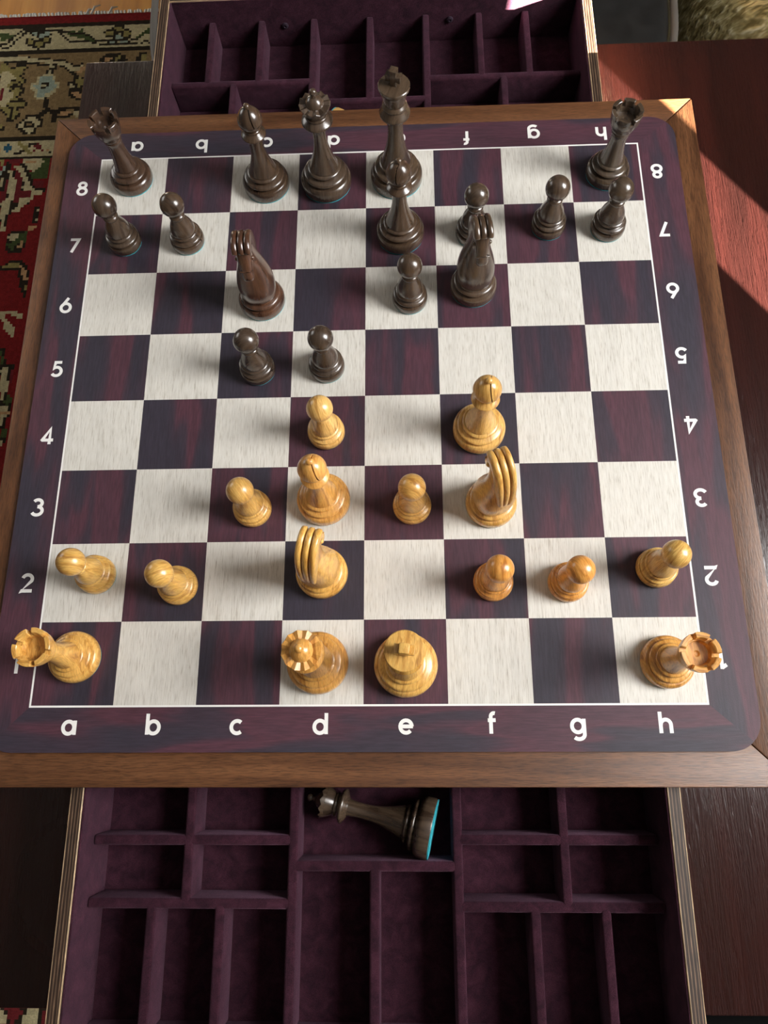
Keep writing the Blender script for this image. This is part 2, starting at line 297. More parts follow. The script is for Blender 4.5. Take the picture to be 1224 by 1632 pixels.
# ============================================================= rug
RUG = """g0:-519,1279,-503,1279,-490,1274,-480,1276,-491,1266,-501,1263,-516,1261;k3:-514,1246,-498,1241,-477,1269,-465,1284,-418,1280,-403,1281,-382,1255,-359,1250,-339,1253,-329,1246,-306,1243;k3:-515,1255,-504,1251,-481,1280,-469,1289,-421,1284,-398,1284;g0:-398,1282,-378,1282,-367,1276,-356,1287,-353,1274,-341,1269,-329,1252,-339,1251,-355,1260,-376,1265,-387,1274;k3:-398,1282,-377,1273,-354,1272,-341,1267,-329,1253,-304,1251,-289,1250;k3:-303,1243,-281,1242,-261,1241,-241,1240,-230,1250,-222,1244;k3:-264,1250,-250,1251,-239,1265,-224,1268;g0:-250,1255,-239,1268,-223,1284,-222,1269,-236,1263;k0:-445,1256,-445,1251,-449,1248,-453,1246,-459,1248,-463,1252,-465,1257,-464,1262,-461,1265,-456,1267,-451,1265,-447,1261,-445,1256;v0:-448,1256,-449,1253,-451,1251,-454,1250,-457,1251,-460,1254,-461,1257,-461,1260,-459,1262,-456,1263,-452,1262,-450,1259,-448,1256;k0:-414,1259,-415,1254,-418,1250,-423,1249,-429,1251,-433,1255,-435,1260,-435,1266,-431,1269,-426,1271,-421,1269,-416,1265,-414,1259;v0:-418,1259,-418,1256,-420,1254,-424,1253,-427,1254,-430,1257,-432,1260,-431,1263,-429,1266,-426,1267,-422,1265,-419,1263,-418,1259;k0:-426,1249,-427,1243,-431,1238,-437,1237,-444,1239,-449,1244,-451,1250,-451,1256,-447,1260,-441,1262,-434,1260,-429,1255,-426,1249;v0:-431,1249,-431,1245,-434,1242,-438,1242,-442,1243,-445,1246,-447,1250,-446,1253,-444,1256,-440,1257,-436,1256,-432,1253,-431,1249;k0:-272,1280,-273,1274,-277,1271,-284,1269,-291,1271,-296,1275,-298,1281,-297,1286,-293,1290,-286,1291,-279,1289,-274,1285,-272,1280;v0:-277,1280,-277,1277,-280,1274,-284,1274,-289,1275,-292,1277,-293,1281,-293,1284,-290,1286,-286,1287,-281,1286,-278,1283,-277,1280;k0:-289,1269,-290,1264,-294,1260,-300,1259,-306,1261,-311,1265,-313,1270,-312,1276,-308,1280,-303,1281,-296,1279,-292,1275,-289,1269;v0:-294,1269,-294,1266,-297,1264,-301,1263,-305,1264,-308,1267,-309,1270,-308,1274,-306,1276,-302,1277,-298,1275,-295,1273,-294,1270;k0:-258,1267,-259,1261,-262,1257,-267,1255,-273,1257,-277,1262,-279,1268,-279,1274,-275,1279,-270,1280,-264,1278,-260,1273,-258,1267;v0:-262,1267,-262,1263,-265,1261,-268,1260,-271,1261,-274,1264,-275,1268,-275,1272,-273,1274,-269,1275,-266,1274,-263,1271,-262,1267;k0:-427,1270,-427,1265,-431,1262,-435,1261,-440,1262,-445,1266,-446,1270,-446,1275,-443,1278,-438,1279,-433,1278,-429,1274,-427,1270;l0:-430,1270,-431,1267,-433,1265,-436,1264,-439,1265,-442,1268,-443,1270,-443,1273,-440,1275,-437,1275,-434,1275,-431,1272,-430,1270;k0:-441,1276,-442,1272,-445,1270,-449,1269,-453,1270,-457,1273,-459,1277,-458,1280,-455,1283,-451,1284,-447,1283,-443,1280,-441,1276;l0:-444,1276,-445,1274,-447,1272,-449,1272,-452,1273,-455,1274,-456,1277,-455,1279,-453,1280,-451,1281,-448,1280,-446,1278,-444,1276;k0:-416,1275,-417,1271,-420,1269,-424,1268,-428,1269,-432,1272,-433,1276,-433,1279,-430,1282,-426,1282,-421,1281,-418,1278,-416,1275;l0:-419,1275,-420,1273,-421,1271,-424,1271,-427,1272,-429,1273,-430,1275,-430,1278,-428,1279,-425,1280,-422,1279,-420,1277,-419,1275;k0:-274,1258,-275,1254,-278,1251,-283,1250,-288,1251,-292,1255,-294,1259,-293,1264,-290,1267,-285,1268,-280,1266,-275,1263,-274,1258;l0:-277,1258,-278,1256,-280,1254,-283,1253,-287,1254,-290,1256,-291,1259,-290,1262,-288,1264,-285,1264,-281,1263,-278,1261,-277,1258;k0:-284,1248,-285,1245,-289,1243,-293,1243,-298,1244,-302,1246,-304,1249,-303,1252,-300,1254,-295,1255,-290,1254,-286,1252,-284,1248;l0:-288,1248,-288,1247,-291,1245,-294,1245,-297,1246,-299,1247,-300,1249,-300,1251,-298,1252,-295,1253,-291,1252,-289,1250,-288,1248;k0:-262,1247,-263,1244,-266,1242,-271,1241,-276,1243,-280,1245,-281,1248,-280,1251,-277,1253,-272,1254,-267,1253,-264,1250,-262,1247;l0:-265,1247,-266,1246,-268,1244,-271,1244,-274,1245,-277,1246,-278,1248,-277,1250,-275,1251,-272,1251,-269,1251,-266,1249,-265,1247;k0:-314,1204,-310,1216,-286,1222,-268,1214,-260,1202,-269,1194,-308,1196;o0:-307,1204,-302,1211,-292,1209,-294,1198,-301,1197;v0:-287,1206,-278,1216,-273,1212,-282,1199;k0:-245,1201,-239,1219,-225,1220,-224,1209,-236,1210,-237,1194,-244,1195;v0:-236,1202,-234,1213,-224,1214,-222,1197,-232,1194;k5:-510,1220,-453,1219,-449,1214,-417,1210,-384,1207,-372,1198,-363,1190,-353,1189,-347,1196;k5:-508,1211,-475,1209,-471,1205,-438,1204,-433,1199,-415,1199,-408,1201,-386,1194,-375,1189,-368,1178,-357,1170;c7:-509,1215,-475,1214,-452,1213,-448,1209,-417,1207,-408,1203,-385,1201,-376,1195,-363,1182,-352,1185,-347,1192;k4:-409,1201,-409,1187,-413,1178;c5:-409,1203,-403,1188,-408,1174;k5:-399,1199,-399,1188,-403,1179;k0:-508,1207,-496,1208,-489,1198,-480,1195,-473,1200,-452,1197,-451,1190,-459,1185,-456,1176,-462,1173,-452,1164,-452,1157,-457,1152,-453,1143,-449,1136,-455,1128,-461,1121,-452,1119,-438,1108,-439,1099,-456,1095,-451,1083,-454,1071,-465,1065,-469,1062,-474,1069,-478,1082,-490,1091;v0:-507,1204,-497,1205,-490,1194,-478,1191,-471,1196,-456,1194,-462,1187,-461,1177,-464,1173,-456,1164,-457,1157,-461,1152,-457,1143,-454,1137,-460,1130,-465,1121,-453,1115,-444,1108,-443,1101,-460,1097,-456,1085,-459,1075,-467,1068,-472,1070,-474,1084,-491,1097;c0:-503,1177,-493,1187,-486,1183,-471,1170,-473,1163,-486,1150,-476,1137,-468,1130,-476,1116,-472,1109,-484,1107,-477,1099,-491,1097;m0:-498,1147,-492,1143,-488,1132,-489,1120,-493,1114;k4:-482,1160,-469,1165;k4:-480,1148,-463,1156,-455,1154;k4:-476,1137,-471,1151,-453,1143;k4:-475,1115,-466,1114,-453,1112;k4:-478,1103,-469,1096,-469,1074;k0:-486,1064,-476,1054,-475,1049,-483,1044;v0:-485,1061,-479,1053,-483,1047;c0:-441,1150,-439,1155,-431,1154,-427,1159,-429,1168,-424,1172,-415,1174,-409,1178,-398,1172,-392,1156,-384,1151,-385,1142,-391,1133,-398,1125,-405,1120,-412,1114,-420,1113,-428,1121,-430,1130,-428,1135,-439,1141;l0:-436,1148,-426,1152,-423,1168,-411,1171,-401,1170,-396,1155,-388,1149,-394,1139,-404,1129,-409,1127,-416,1117,-425,1123,-424,1137;k0:-423,1149,-420,1156,-410,1157,-404,1151,-407,1143,-413,1137,-419,1142;c0:-418,1147,-415,1151,-411,1148,-413,1143;k7:-407,1117,-402,1089,-411,1078,-416,1073;k7:-400,1089,-393,1087,-383,1077,-384,1065;k7:-383,1077,-377,1090,-362,1093,-340,1091;k6:-377,1073,-364,1074,-350,1077;o0:-378,1080,-371,1086,-354,1082,-359,1077,-371,1075;c0:-351,1079,-346,1087,-340,1080,-340,1072,-350,1074;k0:-455,1053,-451,1061,-441,1069,-439,1079,-429,1081,-419,1077,-405,1066,-403,1057,-406,1051,-414,1050,-416,1036,-422,1033,-433,1033,-442,1042,-450,1046;c0:-451,1054,-446,1061,-438,1066,-435,1076,-429,1077,-418,1071,-409,1064,-407,1058,-416,1053,-419,1046,-420,1038,-427,1037,-432,1042,-441,1047,-450,1051;k0:-440,1057,-437,1066,-429,1068,-422,1062,-421,1053,-429,1048,-437,1050;b0:-435,1057,-431,1063,-426,1057,-429,1052;k0:-372,1150,-367,1157,-357,1153,-361,1169,-355,1170,-340,1162,-337,1141,-341,1128,-337,1116,-343,1109,-358,1117,-365,1125,-363,1136;c0:-367,1150,-361,1153,-354,1140,-356,1137,-364,1143;v0:-354,1153,-350,1165,-341,1161,-341,1150,-345,1138,-350,1144;o0:-361,1130,-349,1132,-340,1119,-344,1113,-356,1122;o0:-354,1177,-350,1189,-339,1194,-338,1187,-348,1172;n0:-475,1012,-465,1009,-465,1018,-460,1010,-453,1014,-457,1005,-453,996,-460,1001,-463,992,-465,1000,-472,995,-468,1005;m0:-417,1012,-408,1009,-407,1018,-402,1010,-395,1013,-400,1004,-395,995,-402,1001,-405,992,-408,999,-414,995,-410,1005;k5:-447,992,-437,994,-421,1014,-414,1014;v6:-442,1014,-431,1006,-421,992;o0:-394,996,-383,999,-382,992;k0:-391,993,-382,996,-382,992;o0:-480,1006,-475,1004,-475,999,-478,996;g0:-394,980,-382,981,-381,936,-413,936,-417,947,-404,951,-395,964;c0:-433,980,-394,980,-392,972,-397,958,-407,952,-417,954,-426,965;o0:-426,976,-408,976,-407,972,-425,971;m0:-454,978,-434,978,-433,970,-453,970;o0:-449,976,-439,977,-440,973,-448,973;v0:-473,979,-466,979,-467,967,-471,965;l0:-463,966,-455,968,-458,958,-462,950,-467,943,-469,952;k6:-457,971,-453,963,-461,950,-467,941;k7:-431,967,-425,963,-419,950,-413,936,-406,921,-396,912,-383,911;k0:-445,956,-435,957,-408,921,-402,912,-401,890,-408,879,-422,875,-420,864,-435,865,-439,860,-438,825,-444,824,-450,826,-467,941,-461,944,-456,958;c0:-451,964,-433,966,-426,960,-421,947,-412,928,-400,913,-399,896,-408,884,-420,875,-420,867,-433,865,-432,874,-422,878,-424,894,-404,893,-405,909,-420,908,-423,916,-421,928,-428,941,-431,951,-439,959;m0:-441,954,-435,956,-425,935,-423,909,-406,912,-405,896,-423,895,-426,885,-431,877,-436,900;c0:-454,953,-450,958,-444,955,-443,942,-437,935,-437,916,-435,894,-441,885,-439,870,-443,860,-443,834,-439,824,-445,824,-450,826,-450,829,-449,839,-454,855,-458,883,-447,898,-449,917,-448,932;m0:-459,898,-456,917,-452,936,-448,929,-448,901,-455,887,-459,886;c0:-467,939,-459,941,-458,926,-464,917;c0:-400,909,-384,910,-387,900,-400,898;m0:-408,931,-383,931,-383,913,-400,913;k0:-394,873,-383,874,-383,852,-384,839,-393,840;c0:-389,868,-383,872,-384,861,-387,862;c0:-389,851,-383,854,-383,837;o0:-401,829,-395,836,-386,834,-392,825;k0:-437,818,-427,825,-399,825,-398,812,-402,793,-409,779,-431,782,-437,794;g0:-433,801,-420,804,-413,821,-400,824,-400,800,-415,802,-421,787,-432,788;c0:-433,813,-425,820,-414,821,-414,812,-422,805,-431,808;o0:-417,789,-410,797,-406,811,-403,797,-409,787;k0:-428,761,-421,765,-407,765,-397,757;k0:-439,755,-431,757,-424,764,-403,764,-391,752,-383,740,-386,734,-386,700,-382,688,-389,693,-398,710,-406,742,-414,745,-437,745;v0:-435,752,-423,758,-404,758,-403,748,-416,749,-434,749;o0:-403,756,-394,746,-387,731,-388,714,-394,729,-402,745;v0:-395,719,-386,712,-386,701;c0:-425,665,-418,667,-415,663,-396,664,-384,657,-383,649,-396,653,-408,658,-417,657,-395,634,-395,622,-396,613,-404,623,-414,631,-411,635,-423,650;k0:-415,596,-404,593,-405,588,-414,588;k0:-415,595,-408,593,-400,564,-383,563,-385,550,-388,528,-389,511,-382,493,-381,482,-384,456,-382,425,-389,425;g0:-414,591,-409,589,-404,567,-410,562;g0:-393,498,-385,514,-381,498,-385,492,-399,494;c0:-408,554,-402,560,-393,558,-393,553,-398,550,-394,538,-390,529,-391,517,-395,509,-397,499,-400,498;c0:-399,490,-383,489,-382,475,-390,466,-389,458,-393,454;o6:-397,476,-390,478,-384,478;g0:-393,451,-382,452,-382,436,-390,434;c0:-390,432,-384,427,-383,423,-388,420;m0:-392,552,-383,560,-383,528,-389,531;k0:-271,-349,-202,-348,-200,-371,-272,-372;m0:-264,-352,-243,-351,-242,-359,-248,-364,-250,-372,-257,-372,-258,-360;m0:-214,-354,-205,-352,-204,-371,-214,-367,-214,-361;c0:-237,-351,-219,-351,-221,-355,-218,-361,-221,-367,-221,-372,-242,-372,-240,-363,-235,-358;c0:-276,-351,-268,-352,-261,-360,-262,-364,-259,-368,-260,-372,-272,-372"""
PAL = dict(k=(.022, .016, .010), c=(.44, .38, .22), b=(.22, .150, .070), r=(.170, .012, .012), g=(.050, .070, .022), n=(.025, .085, .130), l=(.27, .33, .27), o=(.42, .25, .12), v=(.24, .20, .070), m=(.130, .016, .018))
def rug():
    st = 0.005; X0, X1, Y0, Y1 = -1.40, 1.00, -1.20, 1.322
    nx, ny = int(round((X1 - X0) / st)), int(round((Y1 - Y0) / st))
    # the piece of pattern the photograph shows, drawn once in knots
    WX0, WY0 = -540, -420; wx, wy = 74, 349
    gx = WX0 + 5 * (np.arange(wx) + .5); gy = WY0 + 5 * (np.arange(wy) + .5); GX, GY = np.meshgrid(gx, gy)
    keys = list(PAL); W = np.full(GX.shape, keys.index('r'))
    W[GY > 984] = keys.index('c'); W[GY > 1025] = keys.index('b'); W[GY > 1230] = keys.index('c'); W[GY > 1295] = keys.index('r')
    for yy in (984, 1025, 1230, 1295): W[np.abs(GY - yy) < 2.6] = keys.index('k')
    for op in RUG.split(';'):
        h, p = op.split(':'); c = keys.index(h[0]); w = float(h[1:]); p = np.array(p.split(','), float).reshape(-1, 2)
        if w > 0:
            for a, b_ in zip(p, p[1:]):
                d = b_ - a; L2 = max((d ** 2).sum(), 1e-6); t = np.clip(((GX - a[0]) * d[0] + (GY - a[1]) * d[1]) / L2, 0, 1)
                W[np.hypot(GX - a[0] - t * d[0], GY - a[1] - t * d[1]) < max(w * .62, 2.3)] = c
        else:
            ins = np.zeros(GX.shape, bool)
            for i in range(len(p)):
                (ax, ay), (bx, by) = p[i - 1], p[i]
                if ay == by: continue
                ins ^= ((ay > GY) != (by > GY)) & (GX < (bx - ax) * (GY - ay) / (by - ay) + ax)
            W[ins] = c
    cx = X0 + st * (np.arange(nx) + .5); cy = Y0 + st * (np.arange(ny) + .5)
    u = np.round((cx * 1000 - gx[0]) / 5).astype(int) % (2 * wx); u = np.where(u < wx, u, 2 * wx - 1 - u)     # the pattern repeats mirrored
    vv = np.round((cy * 1000 - gy[0]) / 5).astype(int); vv = np.where(vv < 0, -1 - vv, vv); vv = np.clip(vv, 0, wy - 1)
    idx = W[np.ix_(vv, u)]
    pal = np.array([PAL[q] for q in keys]); colr = pal[idx] * np.random.RandomState(3).uniform(.86, 1.12, idx.shape + (1,))
    xs = X0 + st * np.arange(nx + 1); ys = Y0 + st * np.arange(ny + 1); VX, VY = np.meshgrid(xs, ys)
    VZ = ZF * 0 + 0.008 + 0.0005 * np.sin(VX * 900) * np.sin(VY * 900)
    nv = (nx + 1) * (ny + 1); co = np.stack([VX, VY, VZ], -1).reshape(-1, 3)
    i = (np.arange(ny)[:, None] * (nx + 1) + np.arange(nx)[None]).ravel(); fc = np.stack([i, i + 1, i + nx + 2, i + nx + 1], 1)
    # thickness: a skirt and a back
    cor = [0, nx, nv - 1, nv - nx - 1]; co = np.vstack([co, [[*co[q][:2], 0.0005] for q in cor]])
    bt, rt, tp, lf = list(range(0, nx + 1)), list(range(nx, nv, nx + 1)), list(range(nv - 1, nv - nx - 2, -1)), list(range(nv - nx - 1, -1, -(nx + 1)))
    side = [bt + [nv + 1, nv], rt + [nv + 2, nv + 1], tp + [nv + 3, nv + 2], lf + [nv, nv + 3], [nv, nv + 1, nv + 2, nv + 3]]
    me = bpy.data.meshes.new('rug'); loops = np.concatenate([fc.ravel()] + [np.array(s) for s in side]); ls = np.array([4] * len(fc) + [len(s) for s in side])
    me.vertices.add(len(co)); me.vertices.foreach_set('co', co.ravel()); me.loops.add(len(loops)); me.loops.foreach_set('vertex_index', loops)
    me.polygons.add(len(ls)); me.polygons.foreach_set('loop_start', np.concatenate([[0], np.cumsum(ls)[:-1]]))
    me.update(calc_edges=True)
    at = me.attributes.new('yarn', 'FLOAT_COLOR', 'FACE'); cc = np.ones((len(ls), 4)); cc[:len(fc), :3] = colr.reshape(-1, 3); cc[len(fc):, :3] = (.12, .02, .02); at.data.foreach_set('color', cc.ravel())
    m, nt, b = newmat('rug_wool'); a = N(nt, 'ShaderNodeAttribute', attribute_name='yarn'); b.inputs['Roughness'].default_value = 0.95; b.inputs['Specular IOR Level'].default_value = 0.1
    n2 = noise(nt, coords(nt, (700, 700, 700), rand=False), 1.0, 2.0); nt.links.new(mix(nt, a.outputs['Color'], ramp(nt, n2, [(0.3, g3(.75)), (0.7, g3(1.2))]), 1.0, 'MULTIPLY'), b.inputs['Base Color'])
    me.materials.append(m); o = link('oriental_rug', me, None, (0, 0, 0.0))
    tag(o, 'patterned oriental rug in red, cream and camel lying on the wooden floor under the table', 'rug'); LOC[o.name] = Vector((0, 0, 0))
    # fringe of cotton knots along the far end
    V = []; F = []
    for i in range(int((X1 - X0) / 0.0065)):
        px = X0 + 0.003 + i * 0.0065; L_ = random.uniform(.008, .013); dx = random.uniform(-.004, .004)
        q = tube([(px, Y1 - .001, .005), (px + dx * .5, Y1 + L_ * .5, .006), (px + dx, Y1 + L_, .003)], [.0019, .0028, .0010], 5)
        V, F = join((V, F), q)
    for px, py in ((-.355, .016), (-.345, .026), (-.31, .02)):
        V, F = join((V, F), tube([(px, Y1, .006), (px + .006, Y1 + py * .6, .009), (px + .014, Y1 + py, .004)], [.0025, .002, .001], 5))
    fr = link('fringe', mesh(V, F, MAT['fringe'], 60), o); fr['kind'] = 'stuff'
rug()

# ============================================================= table
tx0, tx1, ty0, ty1 = -0.0794, 1.05, -0.2085, 0.6712
tc_ = Vector(((tx0 + tx1) / 2, (ty0 + ty1) / 2, 0.0088))
tb = empty('coffee_table', tc_, 'dark mahogany coffee table under the chess box', 'table')
RINGC = Vector((0.006, -0.127, TZ + ZF))
top = wbox('tabletop', tx0, tx1, ty0, ty1, TZ - 0.035, TZ, MAT['table'], tb, 0.0018, 2)
for n in MAT['table'].node_tree.nodes:
    if n.type == 'VECT_MATH' and n.operation == 'DISTANCE': n.inputs[1].default_value = RINGC - LOC['tabletop']
for n in MAT['table'].node_tree.nodes:
    if n.type == 'VALTORGB' and abs(n.color_ramp.elements[0].position - 0.058) < 1e-4:
        for e, p in zip(n.color_ramp.elements, (0.0445, 0.0458, 0.0472)): e.position = p
for x_, y_ in ((tx0 + .05, ty0 + .05), (tx1 - .05, ty0 + .05), (tx0 + .05, ty1 - .05), (tx1 - .05, ty1 - .05)):
    wbox('leg', x_ - .03, x_ + .03, y_ - .03, y_ + .03, -ZF + 0.0088, TZ - 0.035, MAT['table'], tb, 0.002)
for q in ((tx0 + .08, tx1 - .08, ty0 + .04, ty0 + .06), (tx0 + .08, tx1 - .08, ty1 - .06, ty1 - .04), (tx0 + .04, tx0 + .06, ty0 + .08, ty1 - .08), (tx1 - .06, tx1 - .04, ty0 + .08, ty1 - .08)):
    wbox('apron', *q, TZ - 0.10, TZ - 0.035, MAT['table'], tb)

# ============================================================= chess box with its two drawers
BX0, BX1, BY0, BY1 = -0.0480, 0.5100, -0.0530, 0.5070
cb = empty('chess_box', ((BX0 + BX1) / 2, (BY0 + BY1) / 2, TZ + ZF), 'walnut framed chess box on the table, velvet lined drawers pulled out on both sides', 'chess box')
fw = 0.036; zt, zb = -0.0032, -0.0212
g_ = 0.0002
for nm, pts, mt in (('frame_strip', [(BX0, BY0), (BX1, BY0), (BX1 - fw, BY0 + fw), (BX0 + fw, BY0 + fw)], 'wal_x'), ('frame_strip', [(BX1, BY1), (BX0, BY1), (BX0 + fw, BY1 - fw), (BX1 - fw, BY1 - fw)], 'wal_x'),
                    ('frame_strip', [(BX0, BY1), (BX0, BY0), (BX0 + fw, BY0 + fw), (BX0 + fw, BY1 - fw)], 'wal_y'), ('frame_strip', [(BX1, BY0), (BX1, BY1), (BX1 - fw, BY1 - fw), (BX1 - fw, BY0 + fw)], 'wal_y')):
    c = Vector((sum(p[0] for p in pts) / 4, sum(p[1] for p in pts) / 4, 0)); q = []
    for p in pts: d = Vector((p[0], p[1], 0)) - c; d.length -= g_; q.append((d.x, d.y))
    v, f = prism(q, zb, zt); w = c + Vector((0, 0, ZF)); o = link(nm, mesh(v, f, MAT[mt], 35, 0.0011, 2), cb, w - LOC['chess_box'])
wbox('top_panel', BX0 + fw, BX1 - fw, BY0 + fw, BY1 - fw, zb, zt - 0.0006, MAT['wal_y'], cb)
wbox('side_wall', 0.0075, 0.0225, BY0 + .012, BY1 - .012, TZ, zb, MAT['wal_y'], cb)
wbox('side_wall', 0.4425, 0.4575, BY0 + .012, BY1 - .012, TZ, zb, MAT['wal_y'], cb)
wbox('bottom_panel', 0.0225, 0.4425, BY0 + .012, BY1 - .012, TZ, TZ + 0.006, MAT['wal_y'], cb)
DX0, DX1 = 0.0245, 0.4405; RIM = -0.0225; DB = -0.0815; FL = -0.074; DV = -0.044
def drawer(outer, s, verts, horiz):
    """outer: y of the drawer front's outer face; s: +1 when it opens towards +y"""
    inner = outer - s * 0.28; ya, yb = sorted((outer, inner))
    d = wbox('drawer', DX0, DX1, ya, yb, DB, FL - 0.002, MAT['velvet'], cb)
    t = 0.009
    for x0 in (DX0, DX1 - t): wbox('side_panel', x0, x0 + t, ya, yb, FL - 0.002, RIM, MAT['ply'], d, 0.0004, 1)
    for y0 in (ya, yb - t):
        o = wbox('end_panel', 0, yb - ya and DX1 - DX0 - 2 * t, -t / 2, t / 2, FL - 0.002, RIM, MAT['ply'], d)
        bpy.data.objects.remove(o)
        L_ = DX1 - DX0 - 2 * t; zc = (FL - .002 + RIM) / 2; hz = (RIM - FL + .002) / 2
        v, f = boxv(-t / 2, t / 2, -L_ / 2, L_ / 2, -hz, hz)                      # plies run along its length
        link('end_panel', mesh(v, f, MAT['ply'], 40, 0.0004, 1), d, Vector(((DX0 + DX1) / 2, y0 + t / 2, zc + ZF)) - LOC[d.name], (0, 0, math.pi / 2))
    e = 0.0016; X0, X1, Y0, Y1 = DX0 + t, DX1 - t, ya + t, yb - t
    wbox('floor_lining', X0, X1, Y0, Y1, FL - 0.002, FL, MAT['velvet'], d)
    for q in ((X0, X0 + e, Y0, Y1), (X1 - e, X1, Y0, Y1), (X0 + e, X1 - e, Y0, Y0 + e), (X0 + e, X1 - e, Y1 - e, Y1)):
        wbox('wall_lining', *q, FL, RIM - 0.0006, MAT['velvet'], d, 0.0006, 1)
    h = 0.0034
    for x_, y0, y1 in verts: wbox('divider', x_ - h, x_ + h, y0, y1, FL, DV, MAT['velvet'], d, 0.0016, 3)
    for y_, x0, x1 in horiz: wbox('divider', x0, x1, y_ - h, y_ + h, FL, DV - 0.0001, MAT['velvet'], d, 0.0016, 3)
    return d
E_ = DX0 + 0.0106; W_ = DX1 - 0.0106
yi = -0.2196 + 0.0106; yo = 0.05
dn = drawer(-0.2196, -1,
    [(.1768, yi, yo), (.2912, yi, yo), (.1032, -.1303, yo), (.3645, -.1316, yo), (.0801, yi, -.1303), (.1276, yi, -.1303), (.2337, yi, -.1066), (.3423, yi, -.1316), (.3895, yi, -.1316)],
    [(-.0901, E_, .1768), (-.1303, E_, .1768), (-.0500, E_, .1768), (-.0897, .2912, W_), (-.1316, .2912, W_), (-.0500, .2912, W_), (-.1066, .1768, .2912)])
yi = 0.6748 - 0.0106; yo = 0.405
up = drawer(0.6748, 1,
    [(.1725, yo, yi), (.2835, yo, yi), (.0703, .5857, yi), (.1200, .5857, yi), (.2280, .5600, yi), (.3358, .5843, yi), (.3818, .5843, yi), (.0960, .5040, .5857), (.3568, .5040, .5843)],
    [(.5857, E_, .1725), (.5450, E_, .1725), (.5040, E_, .1725), (.5843, .2835, W_), (.5450, .2835, W_), (.5040, .2835, W_), (.5600, .1725, .2835)])
for sx in (0.1429, 0.3080):
    v, f = lathe([(0, 0), (3.2, 0), (3.0, 1.0), (1.4, 1.6), (1.2, .8), (0, .8)], 20)
    link('screw', mesh(v, f, MAT['screw'], 50), up, Vector((sx, 0.6640 - 0.0006, -0.050 + ZF)) - LOC[up.name], (math.pi / 2, 0, 0))

# ============================================================= printed mat
S = 0.0571; G = 8 * S
MX0, MX1, MY0, MY1 = -0.0307, 0.4900, -0.0307, 0.4850; RC = 0.021
mt_ = empty('chess_mat', (G / 2, G / 2, zt + ZF), 'chess mat printed with dark plum and pale squares, letters and numbers, lying on the box', 'chess mat')
def corner(cx, cy, a0, a1, n=8): return [(cx + RC * math.cos(R(a0 + (a1 - a0) * i / n)), cy + RC * math.sin(R(a0 + (a1 - a0) * i / n))) for i in range(n + 1)]
CN = [(MX0 + RC, MY0 + RC), (MX1 - RC, MY0 + RC), (MX1 - RC, MY1 - RC), (MX0 + RC, MY1 - RC)]
outline = corner(*CN[0], 180, 270) + corner(*CN[1], 270, 360) + corner(*CN[2], 0, 90) + corner(*CN[3], 90, 180)
v, f = prism([(x - G / 2, y - G / 2) for x, y in outline], 0.0002, -zt - 0.0004)
link('mat_backing', mesh(v, f, MAT['mat_edge']), mt_)
lw = 0.0013; I0, I1 = -lw, G + lw
def piece_poly(name, pts, z0, z1, mat):
    cx, cy = sum(p[0] for p in pts) / len(pts), sum(p[1] for p in pts) / len(pts)
    v, f = prism([(x - cx, y - cy) for x, y in pts], z0, z1)
    return link(name, mesh(v, f, mat), mt_, (cx - G / 2, cy - G / 2, -zt))
piece_poly('border_panel', [(I0, I0)] + corner(*CN[0], 225, 270) + corner(*CN[1], 270, 315) + [(I1, I0)], -0.0004, 0, MAT['rose_x'])
piece_poly('border_panel', [(I1, I0)] + corner(*CN[1], 315, 360) + corner(*CN[2], 0, 45) + [(I1, I1)], -0.0004, 0, MAT['rose_y'])
piece_poly('border_panel', [(I1, I1)] + corner(*CN[2], 45, 90) + corner(*CN[3], 90, 135) + [(I0, I1)], -0.0004, 0, MAT['rose_x'])
piece_poly('border_panel', [(I0, I1)] + corner(*CN[3], 135, 180) + corner(*CN[0], 180, 225) + [(I0, I0)], -0.0004, 0, MAT['rose_y'])
v, f = join(*[boxv(a - G / 2, b_ - G / 2, c - G / 2, d_ - G / 2, -0.0004, 0.0) for a, b_, c, d_ in ((I0, I1, I0, 0), (I0, I1, G, I1), (I0, 0, 0, G), (G, I1, 0, G))])
link('border_line', mesh(v, f, MAT['ink']), mt_, (0, 0, -zt))
sq = {}
for kind, mm in (('dark_square', 'rose_y'), ('light_square', 'maple')):
    v, f = boxv(-S / 2, S / 2, -S / 2, S / 2, -0.0004, 0.0); sq[kind] = mesh(v, f, MAT[mm])
for i in range(8):
    for j in range(8):
        kind = 'dark_square' if (i + j) % 2 == 0 else 'light_square'
        link(kind, sq[kind], mt_, ((i + .5) * S - G / 2, (j + .5) * S - G / 2, -zt))
# ---- printed characters, drawn as strokes (mm, baseline 0, centred on x)
def ar(cx, cy, rx, ry, a0, a1, n=20): return [(cx + rx * math.cos(R(a0 + (a1 - a0) * i / n)), cy + ry * math.sin(R(a0 + (a1 - a0) * i / n))) for i in range(n + 1)]
O = lambda cx=0.0: ar(cx, 4.7, 3.8, 4.0, 0, 360, 28)
GL = dict(
    a=[O(-.6), [(3.6, 0), (3.6, 9.3)]], b=[O(.6), [(-3.6, 0), (-3.6, 13.6)]], c=[ar(.5, 4.7, 3.9, 4.0, 48, 312)], d=[O(-.6), [(3.6, 0), (3.6, 13.6)]],
    e=[ar(0, 4.7, 3.9, 4.0, 0, 318), [(-3.7, 4.8), (4.6, 4.8)]], f=[ar(1.5, 10.9, 2.1, 2.2, 70, 180, 10) + [(-.6, 0)], [(-2.6, 8.6), (2.6, 8.6)]],
    g=[O(-.6), [(3.6, 9.3), (3.6, -.6)] + ar(-.1, -.6, 3.7, 3.0, 0, -140, 14)], h=[[(-3.4, 0), (-3.4, 13.6)], ar(0, 5.2, 3.3, 3.4, 180, 0, 14) + [(3.3, 0)]])
